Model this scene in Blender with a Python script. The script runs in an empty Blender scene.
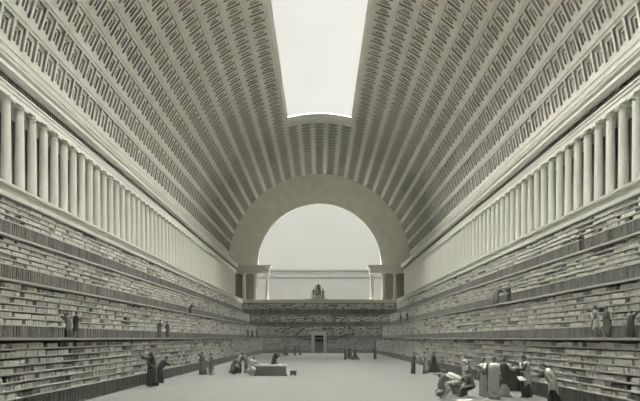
import bpy, math, random
from mathutils import Vector, Matrix
R = math.radians
sin, cos, PI = math.sin, math.cos, math.pi
scene = bpy.context.scene
COL = scene.collection
random.seed(11)

# ------------------------------------------------------------------ frame of the photograph
F = 700.0; CX = 319.5; HZ = 338.0; CAM = 3.2
# ------------------------------------------------------------------ materials
def stone(name, col, var=0.10, scale=1.2, rough=0.85, fine=14.0, bump=0.0, stretch=(1, 1, 1)):
    m = bpy.data.materials.new(name); m.use_nodes = True
    nt = m.node_tree; N = nt.nodes; L = nt.links
    b = N['Principled BSDF']; b.inputs['Roughness'].default_value = rough
    b.inputs['Specular IOR Level'].default_value = 0.15
    tc = N.new('ShaderNodeTexCoord'); mp = N.new('ShaderNodeMapping'); mp.inputs['Scale'].default_value = stretch
    L.new(tc.outputs['Object'], mp.inputs['Vector'])
    n1 = N.new('ShaderNodeTexNoise'); n1.inputs['Scale'].default_value = scale; n1.inputs['Detail'].default_value = 5
    n2 = N.new('ShaderNodeTexNoise'); n2.inputs['Scale'].default_value = fine; n2.inputs['Detail'].default_value = 3
    L.new(mp.outputs['Vector'], n1.inputs['Vector']); L.new(mp.outputs['Vector'], n2.inputs['Vector'])
    a = N.new('ShaderNodeMath'); a.operation = 'ADD'; L.new(n1.outputs['Fac'], a.inputs[0]); L.new(n2.outputs['Fac'], a.inputs[1])
    r = N.new('ShaderNodeMapRange'); r.inputs['From Min'].default_value = 0.7; r.inputs['From Max'].default_value = 1.3
    r.inputs['To Min'].default_value = 1 - var; r.inputs['To Max'].default_value = 1 + var
    L.new(a.outputs[0], r.inputs['Value'])
    mx = N.new('ShaderNodeVectorMath'); mx.operation = 'SCALE'; mx.inputs[0].default_value = col
    L.new(r.outputs['Result'], mx.inputs['Scale']); L.new(mx.outputs['Vector'], b.inputs['Base Color'])
    if bump:
        bp = N.new('ShaderNodeBump'); bp.inputs['Strength'].default_value = bump
        L.new(n2.outputs['Fac'], bp.inputs['Height']); L.new(bp.outputs['Normal'], b.inputs['Normal'])
    return m
def tint(v, w=1.0):      # grey of value v with the warm cast of the old print
    return (v * 1.0, v * 0.99, v * 0.915)
M = {}
M['stone'] = stone('pale_stone', tint(.70), .07)
M['column'] = stone('column_stone', tint(.80), .05)
M['vault'] = stone('vault_stone', tint(.70), .12, .5, fine=5)
M['coffer'] = stone('coffer_riser_shade', tint(.32), .14, .6, fine=6)  # darker than the vault stone: shade painted into the coffer risers
M['arch'] = stone('arch_stone', tint(.86), .10, .6, fine=5)
M['far'] = stone('far_wall_stone', tint(.19), .05, .3)
M['floor'] = stone('floor_stone', tint(.15), .10, .25, fine=3)
M['walk'] = stone('walkway_stone', tint(.62), .10)
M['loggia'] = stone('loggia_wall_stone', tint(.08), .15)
M['frieze'] = stone('frieze_stone', tint(.16), .2)
M['shelf'] = stone('shelf_wood', tint(.60), .18, 3, stretch=(1, .2, 1))
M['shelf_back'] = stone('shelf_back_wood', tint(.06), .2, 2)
M['base'] = stone('base_panel_wood', tint(.23), .45, 1.5, stretch=(1, 1, .25))
M['dark'] = stone('dark_recess', tint(.03), .1)  # near-black painted for the unlit corridor behind the doorway
M['book_pale'] = stone('book_pale_vellum', tint(.80), .12, 3)
M['book_grey'] = stone('book_grey_calf', tint(.5), .15, 3)
M['book_dark'] = stone('book_dark_calf', tint(.16), .2, 3)
M['skin'] = stone('skin', tint(.42), .06, 4)
M['hair'] = stone('hair', tint(.13), .3, 20)
M['hair_grey'] = stone('grey_hair', tint(.4), .2, 20)
M['robe_light'] = stone('light_cloth', tint(.64), .12, 4)
M['robe_mid'] = stone('mid_grey_cloth', tint(.20), .18, 4)
M['robe_dark'] = stone('dark_cloth', tint(.085), .3, 4)
M['paper'] = stone('paper', tint(.6), .04, 4)
M['table'] = stone('table_stone', tint(.20), .15, 2)
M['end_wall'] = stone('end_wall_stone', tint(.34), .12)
M['statue'] = stone('statue_stone', tint(.34), .25, 3)
def book_stuff_mat():
    m = bpy.data.materials.new('shelved_books'); m.use_nodes = True
    nt = m.node_tree; b = nt.nodes['Principled BSDF']; b.inputs['Roughness'].default_value = .85
    b.inputs['Specular IOR Level'].default_value = 0.15
    at = nt.nodes.new('ShaderNodeAttribute'); at.attribute_name = 'tone'
    cr = nt.nodes.new('ShaderNodeMixRGB'); cr.inputs[1].default_value = (*tint(.10), 1); cr.inputs[2].default_value = (*tint(.84), 1)
    nt.links.new(at.outputs['Fac'], cr.inputs[0]); nt.links.new(cr.outputs[0], b.inputs['Base Color'])
    return m
M['books'] = book_stuff_mat()

# ------------------------------------------------------------------ mesh helpers
class MB:
    def __init__(s): s.v = []; s.f = []; s.tone = []
    def box(s, x0, y0, z0, x1, y1, z1):
        x0, x1 = min(x0, x1), max(x0, x1); y0, y1 = min(y0, y1), max(y0, y1); z0, z1 = min(z0, z1), max(z0, z1)
        i = len(s.v)
        s.v += [(x0,y0,z0),(x1,y0,z0),(x1,y1,z0),(x0,y1,z0),(x0,y0,z1),(x1,y0,z1),(x1,y1,z1),(x0,y1,z1)]
        s.f += [(i,i+3,i+2,i+1),(i+4,i+5,i+6,i+7),(i,i+1,i+5,i+4),(i+1,i+2,i+6,i+5),(i+2,i+3,i+7,i+6),(i+3,i,i+4,i+7)]
    def poly(s, pts):
        i = len(s.v); s.v += [tuple(p) for p in pts]; s.f.append(tuple(range(i, i+len(pts))))
    def hexa(s, p):      # eight points: four below, four above
        i = len(s.v); s.v += [tuple(q) for q in p]
        s.f += [(i,i+3,i+2,i+1),(i+4,i+5,i+6,i+7),(i,i+1,i+5,i+4),(i+1,i+2,i+6,i+5),(i+2,i+3,i+7,i+6),(i+3,i,i+4,i+7)]
    def rings(s, rings, cap=True, closed=True):
        n = len(rings[0]); base = len(s.v)
        for r in rings: s.v += [tuple(p) for p in r]
        for k in range(len(rings)-1):
            for j in range(n if closed else n-1):
                a = base+k*n+j; b = base+k*n+(j+1) % n
                s.f.append((a, b, b+n, a+n))
        if cap:
            s.f.append(tuple(base+j for j in reversed(range(n))))
            s.f.append(tuple(base+(len(rings)-1)*n+j for j in range(n)))
    def lathe(s, prof, n=20, c=(0,0,0)):
        s.rings([[(c[0]+r*cos(2*PI*j/n), c[1]+r*sin(2*PI*j/n), c[2]+z) for j in range(n)] for r, z in prof])
    def sweep(s, prof, y0, y1, side):  # cross-section (x,z) polygon run along the hall
        a = [(side*x, y0, z) for x, z in prof]; b = [(side*x, y1, z) for x, z in prof]
        s.rings([a, b])
    def build(s, name, mat, parent=None, smooth=False, loc=None):
        me = bpy.data.meshes.new(name); me.from_pydata(s.v, [], s.f)
        if s.tone:
            a = me.attributes.new('tone', 'FLOAT', 'POINT'); a.data.foreach_set('value', s.tone)
        me.materials.append(mat)
        if smooth: me.polygons.foreach_set('use_smooth', [True]*len(me.polygons))
        me.update()
        o = bpy.data.objects.new(name, me); COL.objects.link(o)
        if parent is not None: o.parent = parent
        if loc: o.location = loc
        return o
def empty(name, loc=(0,0,0), rz=0):
    o = bpy.data.objects.new(name, None); COL.objects.link(o); o.location = loc; o.rotation_euler = (0,0,rz); o.empty_display_size = .2
    return o
def tag(o, label=None, cat=None, group=None, kind=None):
    if label: o['label'] = label
    if cat: o['category'] = cat
    if group: o['group'] = group
    if kind: o['kind'] = kind
    return o
def struct(o, label, cat):
    return tag(o, label, cat, kind='structure')

# ------------------------------------------------------------------ section of the hall (metres)
Y0 = -14.0                       # near end of what is built
XT = [12.0, 13.5, 15.2, 16.9]   # faces of the four tiers
ZT = [0.0, 3.2, 5.78, 8.25, 10.92]
ZB = [0.82, 3.81, 6.82, 9.60]   # top of each tier's base
NR = [7, 6, 5, 4]
YB = [149.0, 150.4, 151.9, 153.4]
YA = 155.0                      # arch wall
ZS = 11.63                      # stylobate top
XC = 18.7; ZE0 = 17.55; ZE1 = 19.29
RV = 20.22
PX = 1/4.6
HAZE = .004
DW = 0.42                       # bookcase depth

# floor
m = MB(); m.box(-XT[0]-.3, Y0, -.3, XT[0]+.3, YB[0]+.3, 0)
struct(m.build('floor', M['floor']), 'pale worn stone floor of the long reading hall', 'floor')
# ground outside below everything
m = MB(); m.box(-90, -40, -.6, 90, 260, -.3)
struct(m.build('ground', M['table']), 'stone ground outside under the hall', 'ground')

# ------------------------------------------------------------------ tiers: bookcases, walkways
def mapper(side, i):
    if side == 'left':  return lambda u, v, z: (-(XT[i]+v), u, z)
    if side == 'right': return lambda u, v, z: ((XT[i]+v), u, z)
    return lambda u, v, z: (u, YB[i]+v, z)
def mbox(m, mp, u0, v0, z0, u1, v1, z1):
    a = mp(u0, v0, z0); b = mp(u1, v1, z1); m.box(*a, *b)
TN = ['lowest', 'second', 'third', 'top']
def proj(x, y, z): return CX + F*x/y, HZ - F*(z-CAM)/y
stuff = MB(); near = []
def shelf_books(side, i, u0, u1, z, rh, row):
    mp = mapper(side, i); u = u0 + random.uniform(0, .2)
    while u < u1-.3:
        depth_y = u if side != 'back' else 150
        k = 1.0 if depth_y < 45 else (1.35 if depth_y < 80 else 2.0)
        L = random.uniform(.45, 1.5) * (1.0 if k < 1.3 else 1.25)
        hh = rh * random.uniform(.64, .87)
        tone0 = random.uniform(.55, 1.0) if random.random() > .13 else random.uniform(.1, .4)
        lean_n = random.choice([0, 1, 2, 3, 4]) if k < 1.3 else random.choice([0, 1, 2, 3])
        end = min(u+L, u1-.25); vset = random.uniform(.025, .07)
        items = []
        while u < end:
            t = random.uniform(.075, .125)*k; h = hh*random.uniform(.95, 1.03)
            items.append((u, t, h, 0.0)); u += t+random.choice([.008, .014, .02])*k
        lean = random.choice([-1, 1])*random.uniform(.25, .6)
        if lean < 0:
            for _ in range(lean_n):
                t = random.uniform(.08, .12)*k; h = hh*.97
                u += t*.12; items.append((u, t, h, lean)); u += t/cos(lean)+.003
            if lean_n: u += h*abs(sin(lean))*.0
        elif lean_n:
            u += h*sin(lean)*.95
            for _ in range(lean_n):
                t = random.uniform(.08, .12)*k; h = hh*.97
                u += .003; items.append((u, t, h, -lean*-1)); u += t/cos(lean)
        for (ub, t, h, ln) in items:
            tone = min(1, max(0, tone0 + random.uniform(-.13, .13)))
            add_book(side, i, row, mp, ub, t, h, ln, z, vset+random.uniform(-.01, .01), tone)
        u += random.choice([.08, .14, .22, .34, .5])*(1 if random.random() < .8 else 1.6)
def book_pts(ub, t, h, ln, z, vf, mp, d=.27):
    # ln>0: top tips towards smaller u (rests on the books before it)
    p = []
    dz0 = t*abs(sin(ln))*0
    for zz in (0, 1):
        for (a, v) in ((0, vf), (1, vf), (1, vf+d), (0, vf+d)):
            uu = a*t; hz = zz*h
            ru = uu*cos(ln) - hz*sin(ln); rz = uu*sin(ln) + hz*cos(ln)
            if ln < 0: rz += t*abs(sin(ln))
            p.append(mp(ub+ru, v, z+rz+.002))
    return p
def add_book(side, i, row, mp, ub, t, h, ln, z, vf, tone):
    if i == 0 and side != 'back' and ub < 30:
        near.append((side, row, ub, t, h, ln, z, vf, tone)); return
    stuff.hexa(book_pts(ub, t, h, ln, z, vf, mp)); stuff.tone += [tone]*8

for i in range(4):
    for side in ('left', 'right', 'back'):
        mp = mapper(side, i)
        if side == 'back': u0, u1 = -XT[i], XT[i]
        else: u0, u1 = Y0, YB[i]
        root = empty('bookcase', mp((u0+u1)/2, 0, ZT[i]))
        inv = Vector(root.location)
        def part(mb, name, mat, parent=root):
            o = mb.build(name, mat, parent); o.location = -inv if parent is root else (0, 0, 0); return o
        where = {'left': 'along the left wall', 'right': 'along the right wall', 'back': 'across the far end'}[side]
        tag(root, f'{TN[i]} of the four long stone bookcase tiers {where}, packed with books', 'bookcase', f'stepped bookcases {where}')
        zb, zt = ZB[i], ZT[i+1]-.09
        gaps = []
        if side == 'back' and i == 0: gaps = [(-1.75, 1.55)]
        def spans():
            if gaps: return [(u0, gaps[0][0]), (gaps[0][1], u1)]
            return [(u0, u1)]
        m = MB()
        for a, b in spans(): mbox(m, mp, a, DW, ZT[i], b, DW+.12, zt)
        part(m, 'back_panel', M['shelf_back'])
        m = MB()
        for a, b in spans():
            mbox(m, mp, a, .06, ZT[i], b, DW, zb-.07)
            u = a + .1
            while u < b-.2:
                mbox(m, mp, u, .0, ZT[i]+.05, u+random.uniform(.10, .15), .06, zb-.07); u += random.choice([.2, .27, .34])
            mbox(m, mp, a, -.01, ZT[i], b, .06, ZT[i]+.06)
        part(m, 'base_panel', M['base'])
        rh = (zt - zb)/NR[i]
        for r in range(NR[i]):
            m = MB(); z = zb + r*rh
            for a, b in spans(): mbox(m, mp, a, 0, z-.055, b, DW, z)
            part(m, 'shelf', M['shelf'])
            for a, b in spans():
                shelf_books(side, i, max(a, 20.0 if side != 'back' else a)+.1, b-.05, z, rh-.055, r)
        # uprights inside hardly show: one every few metres
        # walkway on top (stone slab with its bright nosing)
        m = MB()
        vend = (XT[i+1]-XT[i]+.3) if i < 3 else 1.2
        if side == 'back':
            vend = (YB[i+1]-YB[i]+.3) if i < 3 else 3.0
            mbox(m, mp, -XT[i]-.0, -.10, zt, XT[i]+.0, vend, ZT[i+1])
        else:
            mbox(m, mp, u0, -.10, zt, YB[i]+3, vend, ZT[i+1])
        struct(m.build('floor_walkway', M['walk']), f'narrow stone walkway on top of the {TN[i]} bookcase tier {where}', 'walkway')

# individual books: the 300 that show largest
def in_view(b):
    side, row, ub, t, h, ln, z, vf, tone = b
    pts = book_pts(ub, t, h, ln, z, vf, mapper(side, 0))
    us = [proj(*p) for p in pts]
    return any(1 < a < 639 and 0 < c < 400 for a, c in us)
vis = sorted([b for b in near if in_view(b)], key=lambda b: b[2])
chosen = vis[:300]; ch = set(id(b) for b in chosen)
for b in near:
    if id(b) not in ch and b[2] > 23:
        side, row, ub, t, h, ln, z, vf, tone = b
        stuff.hexa(book_pts(ub, t, h, ln, z, vf, mapper(side, 0))); stuff.tone += [tone]*8
ORD = 'first second third fourth fifth sixth seventh eighth ninth tenth eleventh twelfth thirteenth fourteenth fifteenth sixteenth seventeenth eighteenth nineteenth twentieth'.split()
ORD += ['twenty-'+o for o in ORD[:9]] + ['thirtieth'] + ['thirty-'+o for o in ORD[:9]] + ['fortieth']
def book_obj(side, t, h, ln, mat):
    m = MB(); d = .27; s = -1 if side == 'left' else 1
    # spine faces the hall; shallow round back, raised bands, boards standing proud of the pages
    n = 5; prof = [(t*j/(n-1), -.018*sin(PI*j/(n-1))) for j in range(n)]
    def ring(z, g=0): return [(p[0], p[1]-g, z) for p in prof] + [(t, d, z), (0, d, z)]
    zs = [(0, 0)]
    for k in range(1, 5):
        zz = h*k/5; zs += [(zz-.006, 0), (zz-.004, .006), (zz+.004, .006), (zz+.006, 0)]
    zs += [(h-.012, 0), (h-.012, -.0)]
    rs = [ring(z, g) for z, g in zs] + [ring(h)]
    rr = []
    for r in rs:
        q = []
        for (uu, vv, zz) in r:
            ru = uu*cos(ln) - zz*sin(ln); rz = uu*sin(ln) + zz*cos(ln)
            if ln < 0: rz += t*abs(sin(ln))
            q.append((s*vv, ru, rz))
        rr.append(q)
    m.rings(rr)
    return m
cnt = {}
for b in sorted(chosen, key=lambda b: b[2]):
    side, row, ub, t, h, ln, z, vf, tone = b
    k = cnt.get((side, row), 0); cnt[(side, row)] = k+1
    mat, w = ('book_pale', 'pale') if tone > .6 else (('book_grey', 'grey') if tone > .3 else ('book_dark', 'dark'))
    o = book_obj(side, t, h, ln, None).build('book', M[mat], loc=mapper(side, 0)(ub, vf, z+.002))
    st = 'leaning' if abs(ln) > .01 else 'upright'
    rw = ['bottom', 'second lowest', 'third lowest', 'middle', 'third', 'second', 'top'][row]
    rw = rw + ' shelf' + (' down' if row in (4, 5) else '')
    tag(o, f'{st} {w} book, {ORD[min(k, 39)]} from the {side} picture edge, {rw}, lowest tier', 'book', f'near books on the lowest {side} tier, {rw}')
tag(stuff.build('books', M['books']), 'rows of pale bound books filling the shelves down the hall', 'books', kind='stuff')

# ------------------------------------------------------------------ stylobate, loggia wall, entablature
for s, nm in ((-1, 'left'), (1, 'right')):
    m = MB()
    m.sweep([(16.85, ZT[4]), (16.85, 11.10), (17.12, 11.10), (17.12, 11.22), (16.98, 11.22), (16.98, 11.50), (16.80, 11.50), (16.80, ZS), (20.3, ZS), (20.3, ZT[4])], Y0, YA, s)
    struct(m.build('trim_stylobate_'+nm, M['stone']), f'pale stone step under the {nm} colonnade', 'plinth')
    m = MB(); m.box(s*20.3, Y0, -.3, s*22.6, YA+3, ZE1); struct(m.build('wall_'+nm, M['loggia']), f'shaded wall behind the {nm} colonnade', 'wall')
    m = MB()
    # architrave in fasciae, frieze, cornice
    P = [(18.42, ZE0), (18.42, 17.85), (18.36, 17.85), (18.36, 18.10), (18.28, 18.10), (18.28, 18.20), (18.62, 18.20), (18.62, 18.62),
         (18.30, 18.62), (18.30, 18.74), (17.98, 18.82), (17.98, 19.04), (17.82, 19.20), (17.82, ZE1), (20.4, ZE1), (20.4, ZE0)]
    m.sweep(P, Y0, YA+.2, s)
    struct(m.build('trim_entablature_'+nm, M['stone']), f'moulded stone entablature carried by the {nm} colonnade', 'entablature')
    m = MB(); y = Y0
    y = 20.0
    while y < YA-.3:
        m.box(s*18.36, y, 18.22, s*18.63, y+.17, 18.60); y += .34
    struct(m.build('trim_dentil_'+nm, M['frieze']), f'row of small dark blocks under the {nm} cornice', 'dentil band')

def column_meshes(hh, r):
    b = MB(); b.box(-r*1.35, -r*1.35, 0, r*1.35, r*1.35, .10); b.lathe([(r*1.3, .10), (r*1.36, .16), (r*1.3, .21), (r*1.08, .22), (r*1.08, .26), (r*1.18, .29), (r*1.12, .34), (r, .36)], 24)
    sh = MB(); n = 48
    rr = []
    for k in range(9):
        z = .36 + (hh-.36-.42)*k/8; q = r*(1 - .16*(k/8)**1.6)
        rr.append([(q*cos(2*PI*j/n)*(1-.035*(j % 2)), q*sin(2*PI*j/n)*(1-.035*(j % 2)), z) for j in range(n)])
    sh.rings(rr)
    c = MB(); z = hh-.42; q = r*.84
    c.lathe([(q*1.08, z), (q*1.12, z+.04), (q, z+.06), (q, z+.16), (q*1.2, z+.22), (q*1.36, z+.28), (q*1.3, z+.32)], 24)
    c.box(-r*1.28, -r*1.22, z+.32, r*1.28, r*1.22, hh)
    for sx in (-1, 1):       # rolled ends under the abacus
        rr = []
        for yy in (-r*1.2, -r*.6, 0, r*.6, r*1.2):
            w = .085 if abs(yy) > r*.7 else .06
            rr.append([(sx*r*1.12+w*cos(a*PI/5), yy, z+.235+w*sin(a*PI/5)) for a in range(10)])
        c.rings(rr)
    return [('base', b), ('shaft', sh), ('capital', c)]
def make_column(loc, hh, r, rz=0):
    root = empty('column', loc, rz)
    for nme, mb in column_meshes(hh, r): mb.build(nme, M['column'], root)
    return root
def copy_tree(o, parent=None):
    c = o.copy(); COL.objects.link(c)
    if parent: c.parent = parent
    for chd in [x for x in scene.objects if x.parent is o] if parent is None else []:
        copy_tree(chd, c)
    return c
PITCH = 1.886; Y1C = F*XC/313.5     # nearest column sits at pixel 6 on the left
ys = []; y = Y1C - PITCH
while y < YA-1.0: ys.append(y); y += PITCH
proto = make_column((0, 0, ZS), ZE0-ZS, .31)
kids = [c for c in scene.objects if c.parent is proto]
first = True
for s, nm in ((-1, 'left'), (1, 'right')):
    ss = ys if s < 0 else [q-.55 for q in ys]
    vis_i = [k for k, q in enumerate(ss) if (XC-.45)*F/q < 320]
    ss = [ss[k] for k in vis_i]; n = len(ss)
    for k, q in enumerate(ss):
        if first: c = proto; first = False
        else:
            c = proto.copy(); COL.objects.link(c)
            for kd in kids:
                d = kd.copy(); COL.objects.link(d); d.parent = c
        c.location = (s*XC, q, ZS)
        if k < n/2: lab = f'pale stone column, {ORD[k]} from the near end of the {nm} colonnade'
        else: lab = f'pale stone column, {ORD[n-1-k]} from the far end of the {nm} colonnade'
        tag(c, lab, 'column', f'columns of the {nm} colonnade')

# ------------------------------------------------------------------ vault
RP = 6.58; HALF = 1.0
ribs = [90-RP/2-RP*k for k in range(12, -1, -1)]    # rib centres on one side, from the springing up
SKA = ribs[-3]                                       # edge of the roof opening
def vp(th, y, r=RV): return (r*cos(R(th)), y, ZE1 + r*sin(R(th)))
CP = 1.8; YS0 = 4.0; YS1 = 117.4; YI = 112.8
vault = MB(); cof = MB()
def quad(mb, th0, th1, y0, y1, r0=RV, r1=None):
    r1 = r0 if r1 is None else r1
    mb.poly([vp(th0, y0, r0), vp(th0, y1, r0), vp(th1, y1, r1), vp(th1, y0, r1)])
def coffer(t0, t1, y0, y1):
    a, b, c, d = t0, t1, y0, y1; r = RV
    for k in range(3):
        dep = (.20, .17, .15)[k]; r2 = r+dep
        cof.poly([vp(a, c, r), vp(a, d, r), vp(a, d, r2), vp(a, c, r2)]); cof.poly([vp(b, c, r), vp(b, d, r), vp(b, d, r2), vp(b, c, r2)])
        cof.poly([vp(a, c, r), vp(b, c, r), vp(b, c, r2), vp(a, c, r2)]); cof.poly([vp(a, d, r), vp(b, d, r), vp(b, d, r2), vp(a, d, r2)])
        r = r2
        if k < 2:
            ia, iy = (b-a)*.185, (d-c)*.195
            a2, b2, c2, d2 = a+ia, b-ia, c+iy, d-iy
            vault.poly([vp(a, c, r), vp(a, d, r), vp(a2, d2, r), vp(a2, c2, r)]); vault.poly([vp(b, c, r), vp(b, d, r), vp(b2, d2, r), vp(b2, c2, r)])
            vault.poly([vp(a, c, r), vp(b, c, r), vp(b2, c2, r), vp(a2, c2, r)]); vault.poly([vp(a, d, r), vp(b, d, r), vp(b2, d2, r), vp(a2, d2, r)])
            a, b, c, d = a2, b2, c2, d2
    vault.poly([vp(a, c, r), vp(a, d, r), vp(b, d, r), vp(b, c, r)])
rows = [(ribs[k], ribs[k+1]) for k in range(len(ribs)-1)]
rows = rows + [(ribs[-1], 180-ribs[-1])] + [(180-b, 180-a) for a, b in reversed(rows)]
BAR = .15
for (t0, t1) in rows:
    mid = (t0+t1)/2; sky = SKA-.1 < mid < 180-SKA+.1
    y = YS1 if sky else 29.0
    if sky: quad(vault, t0, t1, Y0, YS0)
    if not sky: quad(vault, t0, t1, Y0, y)
    end = YA-.4
    n = int((end-y)/CP); p = (end-y)/n
    a, b = t0+HALF, t1-HALF
    for k in range(n):
        c0 = y+k*p; c1 = c0+p
        quad(vault, a, b, c0, c0+BAR); quad(vault, a, b, c1-BAR, c1)
        coffer(a, b, c0+BAR, c1-BAR)
    quad(vault, t0, a, y, end); quad(vault, b, t1, y, end); quad(vault, t0, t1, end, YA+.5)
    # thin raised fillets beside each rib
for t in ribs + [180-q for q in ribs]:
    y = YS1 if SKA+.1 < t < 180-SKA-.1 else Y0
    for (ra, rb) in ((-.32, .32),):
        vault.rings([[vp(t+ra, yy, RV+.01), vp(t+ra, yy, RV-.09), vp(t+rb, yy, RV-.09), vp(t+rb, yy, RV+.01)] for yy in (y, YA)])
for f in (0, 1):
    w = (lambda q: q) if f == 0 else (lambda q: 180-q)
    for k in range(4): quad(vault, w(ribs[0]*k/4), w(ribs[0]*(k+1)/4), Y0, YA+.5)
    vault.rings([[vp(w(5.9), yy, RV+.01), vp(w(5.9), yy, RV-.22), vp(w(6.5), yy, RV-.22), vp(w(6.7), yy, RV+.01)] for yy in (Y0, YA)])
# outer roof
RO = RV+1.3; K = 28
for k in range(K):
    a = SKA*k/K; b = SKA*(k+1)/K
    for w in (lambda q: q, lambda q: 180-q): quad(vault, w(a), w(b), Y0, YA+3, RO)
ss_ = [SKA+(180-2*SKA)*k/8 for k in range(9)]
for k in range(8):
    quad(vault, ss_[k], ss_[k+1], Y0, YS0, RO); quad(vault, ss_[k], ss_[k+1], YS1, YA+3, RO)
vo = vault.build('ceiling', M['vault']); struct(vo, 'great coffered stone barrel vault with an open rectangular skylight', 'vaulted ceiling')
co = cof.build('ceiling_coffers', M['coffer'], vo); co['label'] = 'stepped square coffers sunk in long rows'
# skylight surround: moulded frame and the reveal up through the roof
m = MB(); INA = 75.3
def fr(th_list_a, y_a, y_b, mbx):
    pass
for w in (lambda q: q, lambda q: 180-q):
    prof = [(SKA, RV+.02), (SKA, RV-.22), (SKA+.55, RV-.26), (SKA+.8, RV-.12), (INA, RV-.12), (INA-.6, RO+.1), (SKA, RO+.1)]
    m.rings([[vp(w(a), yy, r) for a, r in prof] for yy in (YS0-.5, YS1)])
N8 = 12
for (ya, yb) in ((YI, YS1), (YS0-1.5, YS0)):
    rr = []
    for k in range(N8+1):
        th = SKA + (180-2*SKA)*k/N8
        if ya == YI:
            prof = [(yb, RV+.02), (yb, RV-.22), (yb-2.0, RV-.26), (yb-2.4, RV-.12), (ya, RV-.12), (ya+4.4, RO+.1), (yb, RO+.1)]
        else: prof = [(ya, RV), (yb, RV), (yb, RO+.1), (ya, RO+.1)]
        rr.append([vp(th, yy, r) for yy, r in prof])
    m.rings(rr)
struct(m.build('trim_skylight', M['stone']), 'moulded pale stone frame round the open skylight', 'skylight frame')

# ------------------------------------------------------------------ far end: arch wall, end entablatures and columns
RI = 62*PX*1.015
NA = 64
m = MB()
pts = [180*k/NA for k in range(NA+1)]
def ap(th, r, y): return (r*cos(R(th)), y, ZE1 + r*sin(R(th)))
for k in range(NA):
    a, b = pts[k], pts[k+1]
    m.poly([ap(a, RI, YA), ap(b, RI, YA), ap(b, RO, YA), ap(a, RO, YA)])
    m.poly([ap(a, RI, YA+1.3), ap(b, RI, YA+1.3), ap(b, RO, YA+1.3), ap(a, RO, YA+1.3)])
    m.poly([ap(a, RI, YA), ap(b, RI, YA), ap(b, RI, YA+1.3), ap(a, RI, YA+1.3)])
for s in (-1, 1): m.poly([(s*RI, YA, ZE1), (s*RO, YA, ZE1), (s*RO, YA+1.3, ZE1), (s*RI, YA+1.3, ZE1)])
m.box(-20.4, YA+.6, -.3, 20.4, YA+3, ZT[4]-.02)
struct(m.build('wall_back', M['arch']), 'plain broad stone arch framing the bright opening at the far end', 'wall')
m = MB(); m.box(-17.4, YA-1.65, ZT[4]+.0, 17.4, YA+3, ZS-.25); m.box(-17.4, YA-1.8, ZS-.25, 17.4, YA+3, ZS)
struct(m.build('trim_stylobate_back', M['stone']), 'pale stone step across the top of the far bookcases', 'plinth')
for s, nm in ((-1, 'left'), (1, 'right')):
    m = MB()
    m.box(s*11.1, YA-.35, ZE0, s*18.4, YA+2.2, 18.25); m.box(s*11.15, YA-.25, 18.25, s*18.4, YA+2.1, 18.6)
    m.box(s*10.9, YA-.7, 18.6, s*18.4, YA+2.4, 18.95); m.box(s*10.75, YA-.9, 18.95, s*18.2, YA+2.6, ZE1)
    struct(m.build('trim_entablature_end_'+nm, M['stone']), f'short stone entablature carrying the {nm} foot of the far arch', 'entablature')
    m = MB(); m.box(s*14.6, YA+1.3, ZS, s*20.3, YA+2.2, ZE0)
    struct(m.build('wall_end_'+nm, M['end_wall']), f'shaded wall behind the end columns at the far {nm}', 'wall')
    for xx, l in ((11.65, 'beside the bright arch opening'), (14.15, 'between opening and corner'), (16.75, 'nearest the corner')):
        c = proto.copy(); COL.objects.link(c)
        for kd in kids:
            d = kd.copy(); COL.objects.link(d); d.parent = c
        c.location = (s*xx, YA+.55, ZS); c.scale = (1.35, 1.35, 1)
        tag(c, f'stout end wall column at the far {nm}, {l}', 'column', f'end columns at the far {nm}')
# far wall beyond the arch with a slim cornice
m = MB(); m.box(-60, 205, -.3, 60, 207, 22.0); m.box(-60, 204.6, 21.0, 60, 205, 21.3); m.box(-60, 204.4, 22.9, 60, 207.2, 23.3); m.box(-60, 204.9, 22.0, 60, 207, 22.9)
struct(m.build('wall_far', M['far']), 'distant pale wall with two thin cornice lines seen through the arch', 'wall')

m = MB(); m.box(-23, Y0-1, -.3, 23, Y0, 41)
struct(m.build('wall_front', M['stone']), 'plain unseen stone wall added to close the near end against light', 'wall')  # unseen wall behind the camera, added to keep front light out
# door in the far end
yd = YB[0]
d = empty('door_1', (-.1, yd, 0)); struct(d, 'tall dark doorway in a pale stone frame at the far end', 'doorway')
m = MB()
m.box(-1.6, -.30, 0, -.92, .6, 4.35); m.box(.92, -.30, 0, 1.6, .6, 4.35); m.box(-1.6, -.30, 3.75, 1.6, .6, 4.4)
m.box(-1.75, -.42, 4.4, 1.75, .6, 4.62); m.box(-1.66, -.36, 4.3, 1.66, .5, 4.42)
m.build('door_frame', M['stone'], d)
m = MB(); m.box(-.95, .45, 0, .95, .6, 3.8); m.build('doorway_dark', M['dark'], d)  # solid dark sheet standing for the shade inside the opening
m = MB(); m.box(-.86, .40, .2, -.08, .46, 1.7); m.box(.08, .40, .2, .86, .46, 1.7); m.box(-.86, .40, 1.9, -.08, .46, 3.5); m.box(.08, .40, 1.9, .86, .46, 3.5)
m.build('doorway_dark_panel', M['robe_dark'], d)

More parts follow.
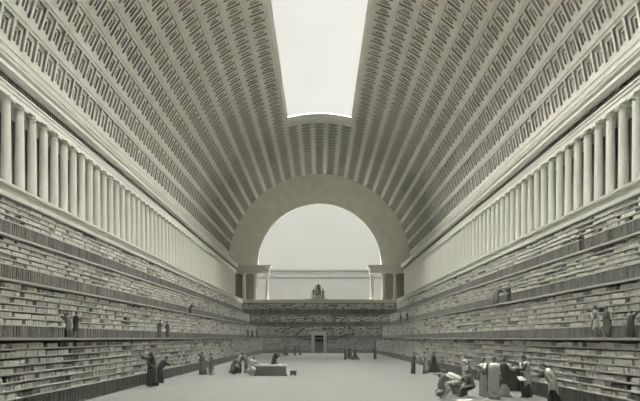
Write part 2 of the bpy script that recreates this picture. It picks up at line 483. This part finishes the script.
# ------------------------------------------------------------------ people
def tube(mb, pts, rad, n=10):
    """closed tapered tube with rounded ends along pts"""
    pts = [Vector(p) for p in pts]; rings = []
    def frame(t):
        t = t.normalized(); a = Vector((1, 0, 0)) if abs(t.x) < .8 else Vector((0, 1, 0))
        u = t.cross(a).normalized(); return u, t.cross(u).normalized()
    t0 = (pts[1]-pts[0]).normalized(); t1 = (pts[-1]-pts[-2]).normalized()
    seq = []
    for q in (75, 50, 25): seq.append((pts[0]-t0*rad[0]*sin(R(q)), rad[0]*cos(R(q)), t0))
    for k, p in enumerate(pts):
        t = t0 if k == 0 else (t1 if k == len(pts)-1 else ((pts[k+1]-p).normalized()+(p-pts[k-1]).normalized()))
        if t.length < 1e-5: t = t0
        seq.append((p, rad[k], t))
    for q in (25, 50, 75): seq.append((pts[-1]+t1*rad[-1]*sin(R(q)), rad[-1]*cos(R(q)), t1))
    pu = None
    for p, r, t in seq:
        u, w = frame(t)
        if pu is not None:
            u = (pu - t.normalized()*pu.dot(t.normalized())).normalized(); w = t.normalized().cross(u)
        pu = u
        rings.append([p + u*r*cos(2*PI*j/n) + w*r*sin(2*PI*j/n) for j in range(n)])
    mb.rings(rings)
def ball(mb, c, rx, ry, rz, M3=None, n=14, k=9):
    rings = []
    for a in range(1, k):
        th = PI*a/k
        rr = []
        for j in range(n):
            v = Vector((rx*sin(th)*cos(2*PI*j/n), ry*sin(th)*sin(2*PI*j/n), -rz*cos(th)))
            if M3: v = M3 @ v
            rr.append(Vector(c)+v)
        rings.append(rr)
    mb.rings(rings)
POSE = {  # lean, nod, legs (thigh fwd, knee bend, out) x2, arms (fwd, out, elbow, in) x2  (right, left)
 'stand':   dict(lean=2, nod=8, legs=[(2, 3, 3), (-4, 2, 4)], arms=[(8, 12, 35, 10), (12, 10, 70, 25)]),
 'walk':    dict(lean=6, nod=6, legs=[(24, 10, 2), (-18, 16, 2)], arms=[(-18, 12, 20, 0), (28, 12, 40, 10)]),
 'point':   dict(lean=4, nod=-6, legs=[(10, 6, 4), (-10, 4, 4)], arms=[(105, 14, 12, 0), (5, 12, 45, 20)]),
 'reach':   dict(lean=10, nod=-10, legs=[(12, 8, 4), (-8, 4, 4)], arms=[(135, 10, 15, 0), (95, 12, 30, 0)]),
 'bend':    dict(lean=50, nod=20, legs=[(12, 22, 4), (-4, 10, 6)], arms=[(70, 12, 40, 10), (60, 12, 50, 10)]),
 'stoop':   dict(lean=28, nod=30, legs=[(10, 14, 3), (-8, 8, 4)], arms=[(45, 12, 60, 20), (50, 10, 60, 20)]),
 'kneel':   dict(lean=22, nod=25, legs=[(25, 118, 6), (60, 100, 8)], arms=[(60, 14, 35, 10), (40, 14, 50, 10)]),
 'crawl':   dict(lean=66, nod=-5, legs=[(45, 125, 8), (70, 120, 10)], arms=[(75, 14, 20, 0), (90, 10, 10, 0)]),
 'sit':     dict(lean=12, nod=25, legs=[(84, 92, 8), (92, 80, 10)], arms=[(40, 12, 60, 20), (45, 12, 70, 20)]),
 'ground':  dict(lean=20, nod=15, legs=[(95, 110, 14), (80, 60, 14)], arms=[(50, 14, 40, 10), (20, 20, 20, 0)]),
 'read':    dict(lean=4, nod=28, legs=[(2, 3, 4), (-5, 6, 4)], arms=[(28, 14, 92, 25), (30, 14, 90, 25)]),
 'talk':    dict(lean=3, nod=4, legs=[(4, 4, 4), (-6, 8, 5)], arms=[(40, 25, 75, -5), (6, 12, 25, 10)]),
}
def grid_smooth(vals, it=2):
    for _ in range(it):
        vals = [vals[0]] + [(vals[k-1]+2*vals[k]+vals[k+1])/4 for k in range(1, len(vals)-1)] + [vals[-1]]
    return vals
def make_person(H, pose, tunic, cloak, beard=False, detail=True, seed=0, mirror=False, name='person', skin=None, hairm='hair'):
    rnd = random.Random(seed)
    P = POSE[pose]; q = lambda k: k*H
    lean = R(P['lean']+rnd.uniform(-2, 2))
    t = Vector((0, sin(lean), cos(lean))); fw = Vector((0, cos(lean), -sin(lean))); X = Vector((1, 0, 0))
    pel = Vector((0, 0, 0)); neck = pel + t*q(.30); 
    nd = lean*.75 + R(P['nod'])*.5
    ht = Vector((0, sin(nd), cos(nd))); hn = R(P['nod'])+lean*.45
    head = neck + ht*q(.105)
    legs = []; arms = []
    order = (1, -1) if not mirror else (-1, 1)
    for sd, (a, k, o) in zip(order, P['legs']):
        hip = pel + X*sd*q(.052) - t*q(.02)
        a_, k_, o_ = R(a), R(k), R(o)
        th = Vector((sd*sin(o_)*cos(a_)+ (sd*sin(o_)*.8 if a > 40 else 0), sin(a_)*cos(o_), -cos(a_)*cos(o_))).normalized()
        b = a_-k_
        shd = Vector((sd*sin(o_)*.2, sin(b), -cos(b))).normalized()
        kn = hip+th*q(.245); an = kn+shd*q(.245)
        fa = b if k > 85 and a < 75 else 0
        if pose in ('kneel', 'crawl') : fd = (shd + Vector((0, 0, -.3))).normalized()
        else: fd = Vector((sd*.25, 1, -.05)).normalized()
        toe = an + fd*q(.10) - Vector((0, 0, q(.022)))
        legs.append((hip, kn, an, toe, sd))
    for sd, (a, o, e, c) in zip(order, P['arms']):
        sh = neck - t*q(.025) + X*sd*q(.105)
        a_ = R(a+rnd.uniform(-6, 6)); o_ = R(o); e_ = R(e+rnd.uniform(-8, 8)); c_ = R(c)
        ud = Vector((sd*sin(o_), sin(a_)*cos(o_), -cos(a_)*cos(o_)))
        fd = Vector((-sd*sin(c_), sin(a_+e_)*cos(c_), -cos(a_+e_)*cos(c_))).normalized()
        el = sh+ud*q(.172); wr = el+fd*q(.145)
        arms.append((sh, el, wr, fd, sd))
    low = min([l[3].z-q(.018) for l in legs]+[l[2].z-q(.035) for l in legs]+[l[1].z-q(.04) for l in legs]+[pel.z-q(.085)])
    dz = Vector((0, 0, -low))
    if P['lean'] > 15 and pose in ('bend', 'stoop'): dz += Vector((0, -q(.05), 0))
    pel = pel+dz; neck = neck+dz; head = head+dz
    legs = [(a+dz, b+dz, c+dz, d+dz, s) for a, b, c, d, s in legs]; arms = [(a+dz, b+dz, c+dz, d, s) for a, b, c, d, s in arms]
    # ---- body: one continuous surface
    mb = MB()
    for f, r in ((.0, 1), (.5, 1)): pass
    rr = []
    for (f, rx, ry) in ((-.05, .06, .05), (-.02, .088, .064), (.03, .09, .068), (.09, .076, .056), (.15, .082, .060), (.21, .10, .066), (.26, .105, .06), (.285, .085, .048), (.30, .05, .035)):
        c = pel+t*q(f)
        rr.append([c+X*q(rx)*cos(2*PI*j/16)+fw*q(ry)*sin(2*PI*j/16) for j in range(16)])
    mb.rings(rr)
    tube(mb, [neck-t*q(.03), neck+ht*q(.06)], [q(.036), q(.031)], 10)
    hz = Vector((0, sin(hn), cos(hn))); hy = Vector((0, cos(hn), -sin(hn)))
    H3 = Matrix((X, hy, hz)).transposed()
    ball(mb, head+hz*q(.008), q(.043), q(.053), q(.058), H3)
    ball(mb, head+hy*q(.014)-hz*q(.034), q(.030), q(.034), q(.032), H3)
    tube(mb, [head+hy*q(.050)+hz*q(.006), head+hy*q(.066)-hz*q(.018)], [q(.006), q(.0085)], 6)
    tube(mb, [head+hy*q(.048)+hz*q(.014)-X*q(.02), head+hy*q(.052)+hz*q(.016), head+hy*q(.048)+hz*q(.014)+X*q(.02)], [q(.007)]*3, 6)
    tube(mb, [head+hy*q(.046)-hz*q(.036)-X*q(.01), head+hy*q(.046)-hz*q(.036)+X*q(.01)], [q(.006)]*2, 6)
    for sx in (-1, 1): ball(mb, head+X*sx*q(.044)-hz*q(.002), q(.006), q(.012), q(.018), H3, 8, 6)
    for (hip, kn, an, toe, sd) in legs:
        tube(mb, [hip, hip.lerp(kn, .4), kn, kn.lerp(an, .3), kn.lerp(an, .75), an], [q(.055), q(.05), q(.036), q(.036), q(.025), q(.022)])
        heel = an - (toe-an).normalized()*q(.022)
        tube(mb, [heel-Vector((0, 0, q(.008))), an.lerp(toe, .55)-Vector((0, 0, q(.004))), toe], [q(.024), q(.024), q(.016)], 8)
    for (sh, el, wr, fd, sd) in arms:
        tube(mb, [sh, sh.lerp(el, .4), el, el.lerp(wr, .35), wr], [q(.034), q(.029), q(.023), q(.023), q(.015)])
        side = fd.cross(Vector((0, 0, 1))); side = side.normalized() if side.length > .1 else X.copy()
        nrm = side.cross(fd).normalized()
        palm = wr+fd*q(.028)
        tube(mb, [wr, palm+side*q(.008), palm+fd*q(.02)], [q(.014), q(.017), q(.015)], 8); tube(mb, [wr, palm-side*q(.008), palm+fd*q(.02)-side*q(.006)], [q(.013), q(.015), q(.013)], 8)
        if detail:
            for j, ln in enumerate((.040, .046, .042, .033)):
                off = side*q(.0185-.0123*j); b0 = palm+off+fd*q(.008)
                tube(mb, [b0, b0+fd*q(ln*.5)+off*.15, b0+fd*q(ln*.85)-nrm*q(.008)+off*.2, b0+fd*q(ln*1.05)-nrm*q(.018)+off*.2], [q(.0062), q(.006), q(.0055), q(.005)], 6)
            b0 = wr+fd*q(.010)+side*q(.012)
            tube(mb, [b0, b0+side*q(.020)+fd*q(.012), b0+side*q(.026)+fd*q(.032)-nrm*q(.008)], [q(.008), q(.007), q(.006)], 6)
    root = mb.build('tmp', M[skin or 'skin'])
    rm = root.modifiers.new('r', 'REMESH'); rm.mode = 'VOXEL'; rm.voxel_size = q(.0062) if detail else q(.012)
    sm = root.modifiers.new('s', 'SMOOTH'); sm.iterations = 2; sm.factor = .4
    bpy.context.view_layer.update()
    dg = bpy.context.evaluated_depsgraph_get()
    me = bpy.data.meshes.new_from_object(root.evaluated_get(dg))
    me.polygons.foreach_set('use_smooth', [True]*len(me.polygons))
    old = root.data; bpy.data.objects.remove(root); bpy.data.meshes.remove(old)
    me.name = name
    person = bpy.data.objects.new(name, me); COL.objects.link(person)
    # ---- tunic
    n = 40; nf = rnd.choice([7, 8, 9]); ph = rnd.uniform(0, 6)
    levels = 11; z_top = pel.z - q(.01); z_bot = min(q(.035), z_top*.3)
    samples = []
    for (hip, kn, an, toe, sd) in legs:
        for a, b, r0, r1 in ((pel, hip, .07, .07), (hip, kn, .068, .052), (kn, an, .05, .04)):
            for k in range(9): samples.append((a.lerp(b, k/8), q(r0+(r1-r0)*k/8)))
    cxs, cys, rxs, rys = [], [], [], []
    zs = [z_top + (z_bot-z_top)*k/(levels-1) for k in range(levels)]
    for z in zs:
        win = q(.02)
        sel = [(p, r) for p, r in samples if abs(p.z-z) < win+r*.45]
        if not sel: sel = [(min(samples, key=lambda s: abs(s[0].z-z)))]
        x0 = min(p.x-r for p, r in sel); x1 = max(p.x+r for p, r in sel); y0 = min(p.y-r for p, r in sel); y1 = max(p.y+r for p, r in sel)
        cxs.append((x0+x1)/2); cys.append((y0+y1)/2); rxs.append(max(q(.085), (x1-x0)/2*1.12)); rys.append(max(q(.08), (y1-y0)/2*1.15))
    cxs, cys, rxs, rys = [grid_smooth(v) for v in (cxs, cys, rxs, rys)]
    def low_ring(k, sc=1.0, arc=None):
        f = k/(levels-1); flare = 1+.14*f
        out = []
        js = range(n) if arc is None else arc
        for j in js:
            ph_ = 2*PI*j/n; am = 1+(.05+.15*f)*cos(nf*ph_+ph+.4*sin(3*f))+.03*f*cos(3*ph_+ph)
            out.append(Vector((cxs[k]+rxs[k]*flare*am*sc*cos(ph_), cys[k]+rys[k]*flare*am*sc*sin(ph_), zs[k])))
        return out
    def up_ring(f, rx, ry, sc=1.0, arc=None):
        c = pel+t*q(f); out = []
        for j in (range(n) if arc is None else arc):
            ph_ = 2*PI*j/n; am = 1+.06*cos(nf*ph_+ph)
            out.append(c+X*q(rx)*am*sc*cos(ph_)+fw*q(ry)*am*sc*sin(ph_))
        return out
    UP = [(.308, .045, .042), (.30, .075, .052), (.285, .108, .062), (.25, .118, .078), (.20, .115, .083), (.14, .10, .08), (.09, .094, .078), (.04, .102, .085)]
    tb = MB()
    tb.rings([up_ring(*u) for u in UP] + [low_ring(k) for k in range(levels)], cap=False)
    for (sh, el, wr, fd, sd) in arms:
        ax = (el-sh).normalized(); a2 = fd
        u = ax.cross(Vector((0, 0, 1))); u = u.normalized() if u.length > .1 else X.copy()
        rings = []
        for (p, r, d) in ((sh-ax*q(.02), .040, ax), (sh.lerp(el, .3), .045, ax), (sh.lerp(el, .7), .043, ax), (el, .044, (ax+a2).normalized()), (el.lerp(wr, .35), .050, a2)):
            uu = (u-d*u.dot(d)).normalized(); w = d.cross(uu)
            rings.append([p+uu*q(r)*(1+.06*cos(5*2*PI*j/18))*cos(2*PI*j/18)+w*q(r)*sin(2*PI*j/18) for j in range(18)])
        tb.rings(rings, cap=False)
    o = tb.build('tunic', M[tunic], person, smooth=True); s_ = o.modifiers.new('t', 'SOLIDIFY'); s_.thickness = q(.006)
    # ---- cloak wrapped over one shoulder
    if cloak:
        cb = MB(); st = rnd.choice([0, 4]); arc = [(j) for j in range(14+st, 40+st)]
        kk = int(levels*.72)
        rg = [up_ring(.312, .055, .05, 1.1, arc), up_ring(.300, .10, .06, 1.13, arc), up_ring(.285, .122, .07, 1.12, arc), up_ring(.25, .13, .085, 1.14, arc), up_ring(.20, .126, .09, 1.16, arc), up_ring(.14, .118, .09, 1.18, arc), up_ring(.09, .112, .09, 1.2, arc), up_ring(.04, .112, .092, 1.2, arc)]
        rg += [[v+Vector((0, 0, q(.13)*(k/kk)*sin(6.0*jj/len(arc)+st))) for jj, v in enumerate(low_ring(k, 1.10+.02*sin(k), arc))] for k in range(kk)]
        cb.rings(rg, cap=False, closed=False)
        # rolled fold of cloth slung across the chest
        pts = [pel+t*q(.295)+X*q(.10)-fw*q(.01), pel+t*q(.25)+X*q(.07)+fw*q(.085), pel+t*q(.16)-X*q(.02)+fw*q(.10), pel+t*q(.07)-X*q(.09)+fw*q(.075), pel+t*q(.02)-X*q(.125)]
        tube(cb, pts, [q(.022), q(.026), q(.03), q(.032), q(.025)], 8)
        o = cb.build('cloak', M[cloak], person, smooth=True); s_ = o.modifiers.new('t', 'SOLIDIFY'); s_.thickness = q(.008)
    hb = MB(); ball(hb, head+hz*q(.022)-hy*q(.010), q(.048), q(.053), q(.051), H3, 16, 10)
    tube(hb, [head-hy*q(.034)+hz*q(.01), head-hy*q(.038)-hz*q(.03)], [q(.034), q(.026)], 10)
    hb.build('hair', M[hairm], person, smooth=True)
    if beard:
        hb = MB(); ball(hb, head+hy*q(.030)-hz*q(.052), q(.028), q(.026), q(.032), H3, 12, 8); hb.build('beard', M[hairm], person, smooth=True)
    if detail:
        for sx in (-1, 1):
            e = MB(); ball(e, head+X*sx*q(.017)+hy*q(.0495)+hz*q(.004), q(.006), q(.004), q(.0045), H3, 8, 6); e.build('eye', M['hair'], person, smooth=True)
    return person

def floor_at(u, v):
    d = F*CAM/(v-HZ); return (u-CX)*d/F, d
def tier_at(u, i, off=.62):
    X = XT[i-1]+off; d = F*X/abs(u-CX); return (X if u > CX else -X), d, ZT[i]
FACE = {'away': 0, 'left': 90, 'front': 180, 'right': -90}
pid = [0]
def add_person(x, y, z, px, pose, face, tunic, cloak, label, group=None, beard=False, mirror=False, hairm='hair'):
    pid[0] += 1
    k = {'stand': 1, 'talk': 1, 'read': .98, 'walk': .97, 'point': .98, 'reach': 1.08, 'bend': .78, 'stoop': .92, 'kneel': .72, 'crawl': .5, 'sit': .78, 'ground': .55}[pose]
    H = px*y/F/k
    o = make_person(H, pose, tunic, cloak, beard, detail=(px > 19), seed=pid[0]*7, mirror=mirror, hairm=hairm)
    o.location = (x, y, z); o.rotation_euler = (0, 0, R(face)); tag(o, label, 'person', group)
    return o
L_, D_, G_ = 'robe_light', 'robe_dark', 'robe_mid'
def on_floor(u, v, px, *a, **k):
    x, y = floor_at(u, v); return add_person(x, y, 0, px, *a, **k)
def on_tier(u, i, px, *a, off=.62, **k):
    x, y, z = tier_at(u, i, off); return add_person(x, y, z, px, *a, **k)
g = 'robed readers in the large group by the right bookcase'
on_floor(442, 399, 24, 'kneel', -80, L_, G_, 'person in pale and grey robes kneeling on the floor, leftmost of the large right group', g)
on_floor(458, 395, 20, 'crawl', 75, G_, L_, 'person crouching low over the paper on the floor in the right group', g)
on_floor(471, 397, 19, 'ground', 85, D_, G_, 'dark robed person sitting on the floor beside the crouching one, right group', g)
on_floor(466.5, 383, 27, 'stand', 150, L_, G_, 'pale robed person standing alone behind the crouching figures at right', g)
on_floor(484, 397, 39, 'talk', 110, L_, G_, 'standing pale robed person at the left of the upright right group', g, mirror=True)
on_floor(494, 399, 41, 'stand', -60, L_, L_, 'largest white robed person with back turned in the right group', g)
on_floor(505, 397, 39, 'talk', -70, L_, D_, 'pale and dark robed person facing the sheet, right group, left of its dark ones', g)
on_floor(515, 392, 33, 'read', 175, D_, D_, 'dark robed person facing us over the sheet in the right group', g, beard=True)
on_floor(525.5, 398, 41, 'read', 95, D_, L_, 'rightmost person of the group, reading over a sheet in a pale cloak', g, beard=True)
x, y = 11.25, F*11.25/231.0
add_person(x, y, 0, 38, 'stoop', 60, D_, L_, 'person alone in a pale cloak leaning near the lowest right shelves', beard=False)
g = 'three robed people walking near the right wall'
on_floor(413.5, 374, 21.5, 'stand', -100, D_, G_, 'dark robed person, leftmost of the trio near the right wall', g)
on_floor(425, 374, 22, 'talk', 90, G_, L_, 'middle person of the trio near the right wall, paler cloak', g)
on_floor(434, 373, 20.5, 'walk', 90, D_, D_, 'dark cloaked person striding, rightmost of the trio near the right wall', g)
g = 'small figures at the far right of the floor'
on_floor(345.5, 360, 13, 'stand', -90, D_, D_, 'small dark figure, leftmost of the far trio right of the doorway', g)
on_floor(349.5, 359, 12.5, 'talk', 180, D_, D_, 'small dark figure, middle of the far trio right of the doorway', g)
on_floor(355, 360, 13, 'walk', 90, G_, D_, 'small figure in a spreading robe, rightmost of the far trio', g)
on_floor(375, 359.5, 13, 'stand', 60, D_, D_, 'small dark figure standing alone at the far right of the floor', g)
g = 'small figures left of the doorway'
on_floor(285.5, 356, 10.5, 'walk', -90, D_, G_, 'tiny dark figure walking alone left of the far doorway', g)
on_floor(295.3, 355.5, 10.5, 'stand', -90, D_, D_, 'tiny dark figure, left one of the pair beside the far doorway', g)
on_floor(300, 355.5, 10.5, 'talk', 90, D_, G_, 'tiny dark figure, right one of the pair beside the far doorway', g)
g = 'two robed people crossing the left floor'
on_floor(202.5, 375, 22.5, 'point', 80, D_, G_, 'dark robed person stretching an arm to the left, left floor pair', g)
on_floor(211, 375, 21.5, 'talk', 80, L_, G_, 'pale robed person following the pointing one on the left floor', g)
# the pair by the lowest left shelves
g = 'two robed people at the near left bookcase'
on_floor(152, 387, 37.5, 'reach', 150, D_, G_, 'tall dark robed person reaching up toward the lowest left shelves', g, mirror=True)
on_floor(162, 383.5, 26, 'stoop', -70, D_, D_, 'dark robed person stooping low beside the tall one by the left shelves', g)
# group round the stone table
g = 'robed people around the low stone table'
on_floor(233, 375, 15, 'kneel', -80, D_, G_, 'dark robed person kneeling left of the low stone table', g)
on_floor(240, 373.5, 20, 'stoop', -100, D_, L_, 'pale cloaked person leaning between the dark kneeling one and the table group', g)
on_floor(245.5, 373, 19.5, 'stoop', 100, G_, G_, 'person leaning in, nearest the left end of the stone table', g)
on_floor(250, 376.2, 16, 'kneel', -90, L_, L_, 'pale robed person kneeling at the left end of the stone table', g)
on_floor(275.5, 370.6, 20, 'stoop', -100, D_, D_, 'dark robed person behind the stone table, bending over it to the right', g)
# tiers
g = 'two readers on the near left walkway'
on_tier(68.5, 1, 27, 'reach', 100, D_, G_, 'dark reader reaching up on the first left walkway, nearest the left edge', g)
on_tier(76, 1, 26, 'talk', -60, G_, D_, 'second dark reader from the left edge on the first left walkway', g)
g = 'two readers midway on the left walkway'
on_tier(159.5, 1, 17.5, 'read', -60, D_, G_, 'left one of the two small readers midway along the first left walkway', g)
on_tier(167.5, 1, 16.5, 'stand', 90, D_, D_, 'right one of the two small readers midway along the first left walkway', g)
on_tier(191, 2, 11, 'stoop', -90, D_, D_, 'small dark reader stooping alone on the second left walkway')
g = 'three tiny readers at the far left walkway'
on_tier(248, 1, 8.5, 'stand', -90, D_, D_, 'tiny leftmost of three readers at the far end of the left walkway', g)
on_tier(252.3, 1, 8.5, 'stand', 0, D_, G_, 'tiny middle one of three readers at the far left walkway', g)
on_tier(256.6, 1, 8.5, 'talk', 90, D_, D_, 'tiny rightmost of three readers at the far left walkway', g)
g = 'two tiny readers on the far right walkway'
on_tier(400.5, 2, 9, 'stand', -90, D_, D_, 'tiny left one of the pair on the second right walkway far away', g)
on_tier(407, 2, 9.5, 'talk', 90, D_, D_, 'tiny right one of the pair on the second right walkway far away', g)
g = 'two readers conversing on the second right walkway'
on_tier(497.5, 2, 18.5, 'stoop', -80, D_, G_, 'grey cloaked reader, left of the pair on the second right walkway', g)
on_tier(509, 2, 18, 'talk', 90, D_, D_, 'dark cloaked reader, right of the pair on the second right walkway', g)
on_tier(581.5, 3, 23, 'read', 80, D_, G_, 'dark reader standing alone on the highest right walkway')
g = 'three readers on the near first right walkway'
on_tier(595, 1, 31, 'point', 85, G_, L_, 'reader pointing left on the first right walkway, beside the balcony books', g)
on_tier(606, 1, 31, 'stand', 80, G_, G_, 'grey robed reader behind the pointing one on first right walkway', g)
on_tier(631, 1, 29, 'reach', -70, D_, D_, 'dark reader cut by the right edge, reaching to shelves on the walkway', g)

# ------------------------------------------------------------------ props
x, y = floor_at(270.5, 376)
t = empty('stone_table', (x, y+.5, 0)); tag(t, 'long low dark stone table strewn with papers on the left floor', 'table')
m = MB(); m.box(-1.42, -.5, .78, 1.42, .5, .92); m.build('table_top', M['walk'], t)
m = MB(); m.box(-1.3, -.42, .14, 1.3, .42, .78)
for k in range(5): m.box(-1.2+k*.5, -.45, .22, -.82+k*.5, -.42, .70)
m.build('body', M['table'], t)
m = MB(); m.box(-1.4, -.5, 0, 1.4, .5, .14); m.build('plinth', M['table'], t)
def sheet(loc, w, d, rz, label, tilt=0, group=None, curl=.05):
    m = MB(); n = 8
    top = [[(w*(i/n-.5), d*(j/2-.5), curl*((i/n-.5)*2)**4+.012) for j in range(3)] for i in range(n+1)]
    ring = []
    for i in range(n+1):
        a = top[i]; ring.append([a[0], a[1], a[2], (a[2][0], a[2][1], a[2][2]-.012), (a[1][0], a[1][1], a[1][2]-.012), (a[0][0], a[0][1], a[0][2]-.012)])
    m.rings(ring); o = m.build('paper_sheet', M['paper'], loc=loc); o.rotation_euler = (R(tilt), 0, R(rz)); tag(o, label, 'paper', group)
sheet((x+.05, y+.35, .92), .75, .5, 8, 'large white sheet hanging over the middle of the stone table', group='papers on the stone table')
sheet((x+1.0, y+.45, .92), .5, .4, -15, 'smaller white sheet at the right end of the stone table', group='papers on the stone table')
sheet((x-.95, y+.45, .92), .55, .4, 12, 'white sheet at the left end of the stone table', group='papers on the stone table')
x, y = floor_at(293.2, 376)
t = empty('stool', (x, y+.25, 0)); tag(t, 'small dark block stool right of the low stone table', 'stool')
m = MB(); m.box(-.3, -.24, .36, .3, .24, .46); m.box(-.17, -.16, .08, .17, .16, .36); m.build('seat', M['table'], t)
for sx in (-1, 1):
    m = MB(); m.box(sx*.17, -.2, 0, sx*.25, .2, .40); m.build('leg', M['robe_dark'], t)
x, y = floor_at(459, 400)
sheet((x+.15, y-.15, 0), 1.0, .5, 5, 'large white sheet on the floor before the kneeling figures at right', curl=.03)
x, y = floor_at(518, 398)
sheet((x+.1, y-.25, 1.05), .5, .36, 10, 'large pale sheet held up between the right group readers', tilt=35, curl=.08)

# statue group on the far step
st = empty('statue_group', (-.3, YA-.8, ZS)); tag(st, 'dark stone statue group on the far ledge under the arch', 'statue')
m = MB(); m.box(-1.75, -.5, 0, 1.75, .5, .25); m.box(-.6, -.42, .25, .6, .42, .9); m.build('plinth', M['stone'], st)
def statue_fig(H, pose, loc, face, nm):
    p = make_person(H, pose, 'statue', 'statue', detail=False, seed=int(H*100), name=nm, skin='statue', hairm='statue')
    p.location = loc; p.rotation_euler = (0, 0, R(face)); p.parent = st; p.scale = (1.35, 1.35, 1)
    return p
statue_fig(2.8, 'talk', (0, 0, .9), 180, 'central_figure')
statue_fig(2.35, 'read', (-1.15, 0, .25), -70, 'side_figure')
statue_fig(2.35, 'read', (1.15, 0, .25), 70, 'side_figure')

# ------------------------------------------------------------------ sky and sun
w = bpy.data.worlds.new('sky'); scene.world = w; w.use_nodes = True
nt = w.node_tree; N = nt.nodes; L = nt.links; bg = N['Background']
tc = N.new('ShaderNodeTexCoord'); sp = N.new('ShaderNodeSeparateXYZ'); L.new(tc.outputs['Generated'], sp.inputs[0])
cr = N.new('ShaderNodeValToRGB'); L.new(sp.outputs['Z'], cr.inputs['Fac'])
e = cr.color_ramp.elements
def c4(v, k=1.0): return (v, v*1.0, v*(.91+.02*(k-1)), 1)
SKY_H, SKY_M, SKY_Z = .13, .20, 12.0
e[0].position = 0.0; e[0].color = c4(SKY_H, -1)
e[1].position = 1.0; e[1].color = c4(SKY_Z, 2)
a = e.new(.16); a.color = c4(.155, -.5)
a = e.new(.30); a.color = c4(.2, 1.2)
a = e.new(.46); a.color = c4(.21, 1.2)
a = e.new(.70); a.color = c4(SKY_Z, 2)
ns = N.new('ShaderNodeTexNoise'); ns.inputs['Scale'].default_value = 4.5; ns.inputs['Detail'].default_value = 6; L.new(tc.outputs['Generated'], ns.inputs['Vector'])
mr = N.new('ShaderNodeMapRange'); mr.inputs['From Min'].default_value = .45; mr.inputs['From Max'].default_value = .7; mr.inputs['To Min'].default_value = .96; mr.inputs['To Max'].default_value = 1.06
L.new(ns.outputs['Fac'], mr.inputs['Value'])
vm = N.new('ShaderNodeVectorMath'); vm.operation = 'SCALE'; L.new(cr.outputs['Color'], vm.inputs[0]); L.new(mr.outputs['Result'], vm.inputs['Scale'])
mr2 = N.new('ShaderNodeMapRange'); mr2.interpolation_type = 'SMOOTHSTEP'; mr2.inputs['From Min'].default_value = -.5; mr2.inputs['From Max'].default_value = .4
mr2.inputs['To Min'].default_value = .5; mr2.inputs['To Max'].default_value = 1.0
L.new(sp.outputs['Y'], mr2.inputs['Value'])
vm2 = N.new('ShaderNodeVectorMath'); vm2.operation = 'SCALE'; L.new(vm.outputs['Vector'], vm2.inputs[0]); L.new(mr2.outputs['Result'], vm2.inputs['Scale'])
L.new(vm2.outputs['Vector'], bg.inputs['Color']); bg.inputs['Strength'].default_value = 4.2

def sun(name, rot, strength, angle, col=(1, .98, .86)):
    l = bpy.data.lights.new(name, 'SUN'); l.energy = strength; l.angle = R(angle); l.color = col
    o = bpy.data.objects.new(name, l); COL.objects.link(o); o.rotation_euler = rot; return o
# hazy sun beyond the far end, high over the skylight
sun('sun', (R(-38), 0, R(6)), 2.5, 12)

# thin dusty haze filling the hall
hm = bpy.data.materials.new('haze'); hm.use_nodes = True; nt = hm.node_tree; nt.nodes.remove(nt.nodes['Principled BSDF'])
vs = nt.nodes.new('ShaderNodeVolumeScatter'); vs.inputs['Density'].default_value = HAZE; vs.inputs['Color'].default_value = (1, .99, .93, 1)
nt.links.new(vs.outputs[0], nt.nodes['Material Output'].inputs['Volume'])
m = MB(); rr = []
for yy in (4.0, YA-.5):
    rr.append([(17.5*cos(2*PI*j/24) if j else 17.5, yy, 20+17.5*sin(2*PI*j/24)) for j in range(24)])
m.rings(rr)
tag(m.build('haze', hm), 'thin pale haze hanging in the air of the hall', 'haze', kind='stuff')
# ------------------------------------------------------------------ camera
cam = bpy.data.cameras.new('camera'); co = bpy.data.objects.new('camera', cam); COL.objects.link(co)
co.location = (0, 0, CAM); co.rotation_euler = (R(90), 0, 0)
cam.sensor_width = 36; cam.sensor_fit = 'HORIZONTAL'; cam.lens = 36*F/640
cam.shift_x = (320-CX)/640*1.0; cam.shift_y = (HZ-200.5)/640; cam.clip_end = 1000
scene.camera = co
scene.view_settings.view_transform = 'Standard'; scene.view_settings.look = 'None'; scene.view_settings.gamma = 1
scene.view_settings.use_curve_mapping = False; scene.view_settings.exposure = 0.0
scene.cycles.max_bounces = 8; scene.cycles.diffuse_bounces = 6
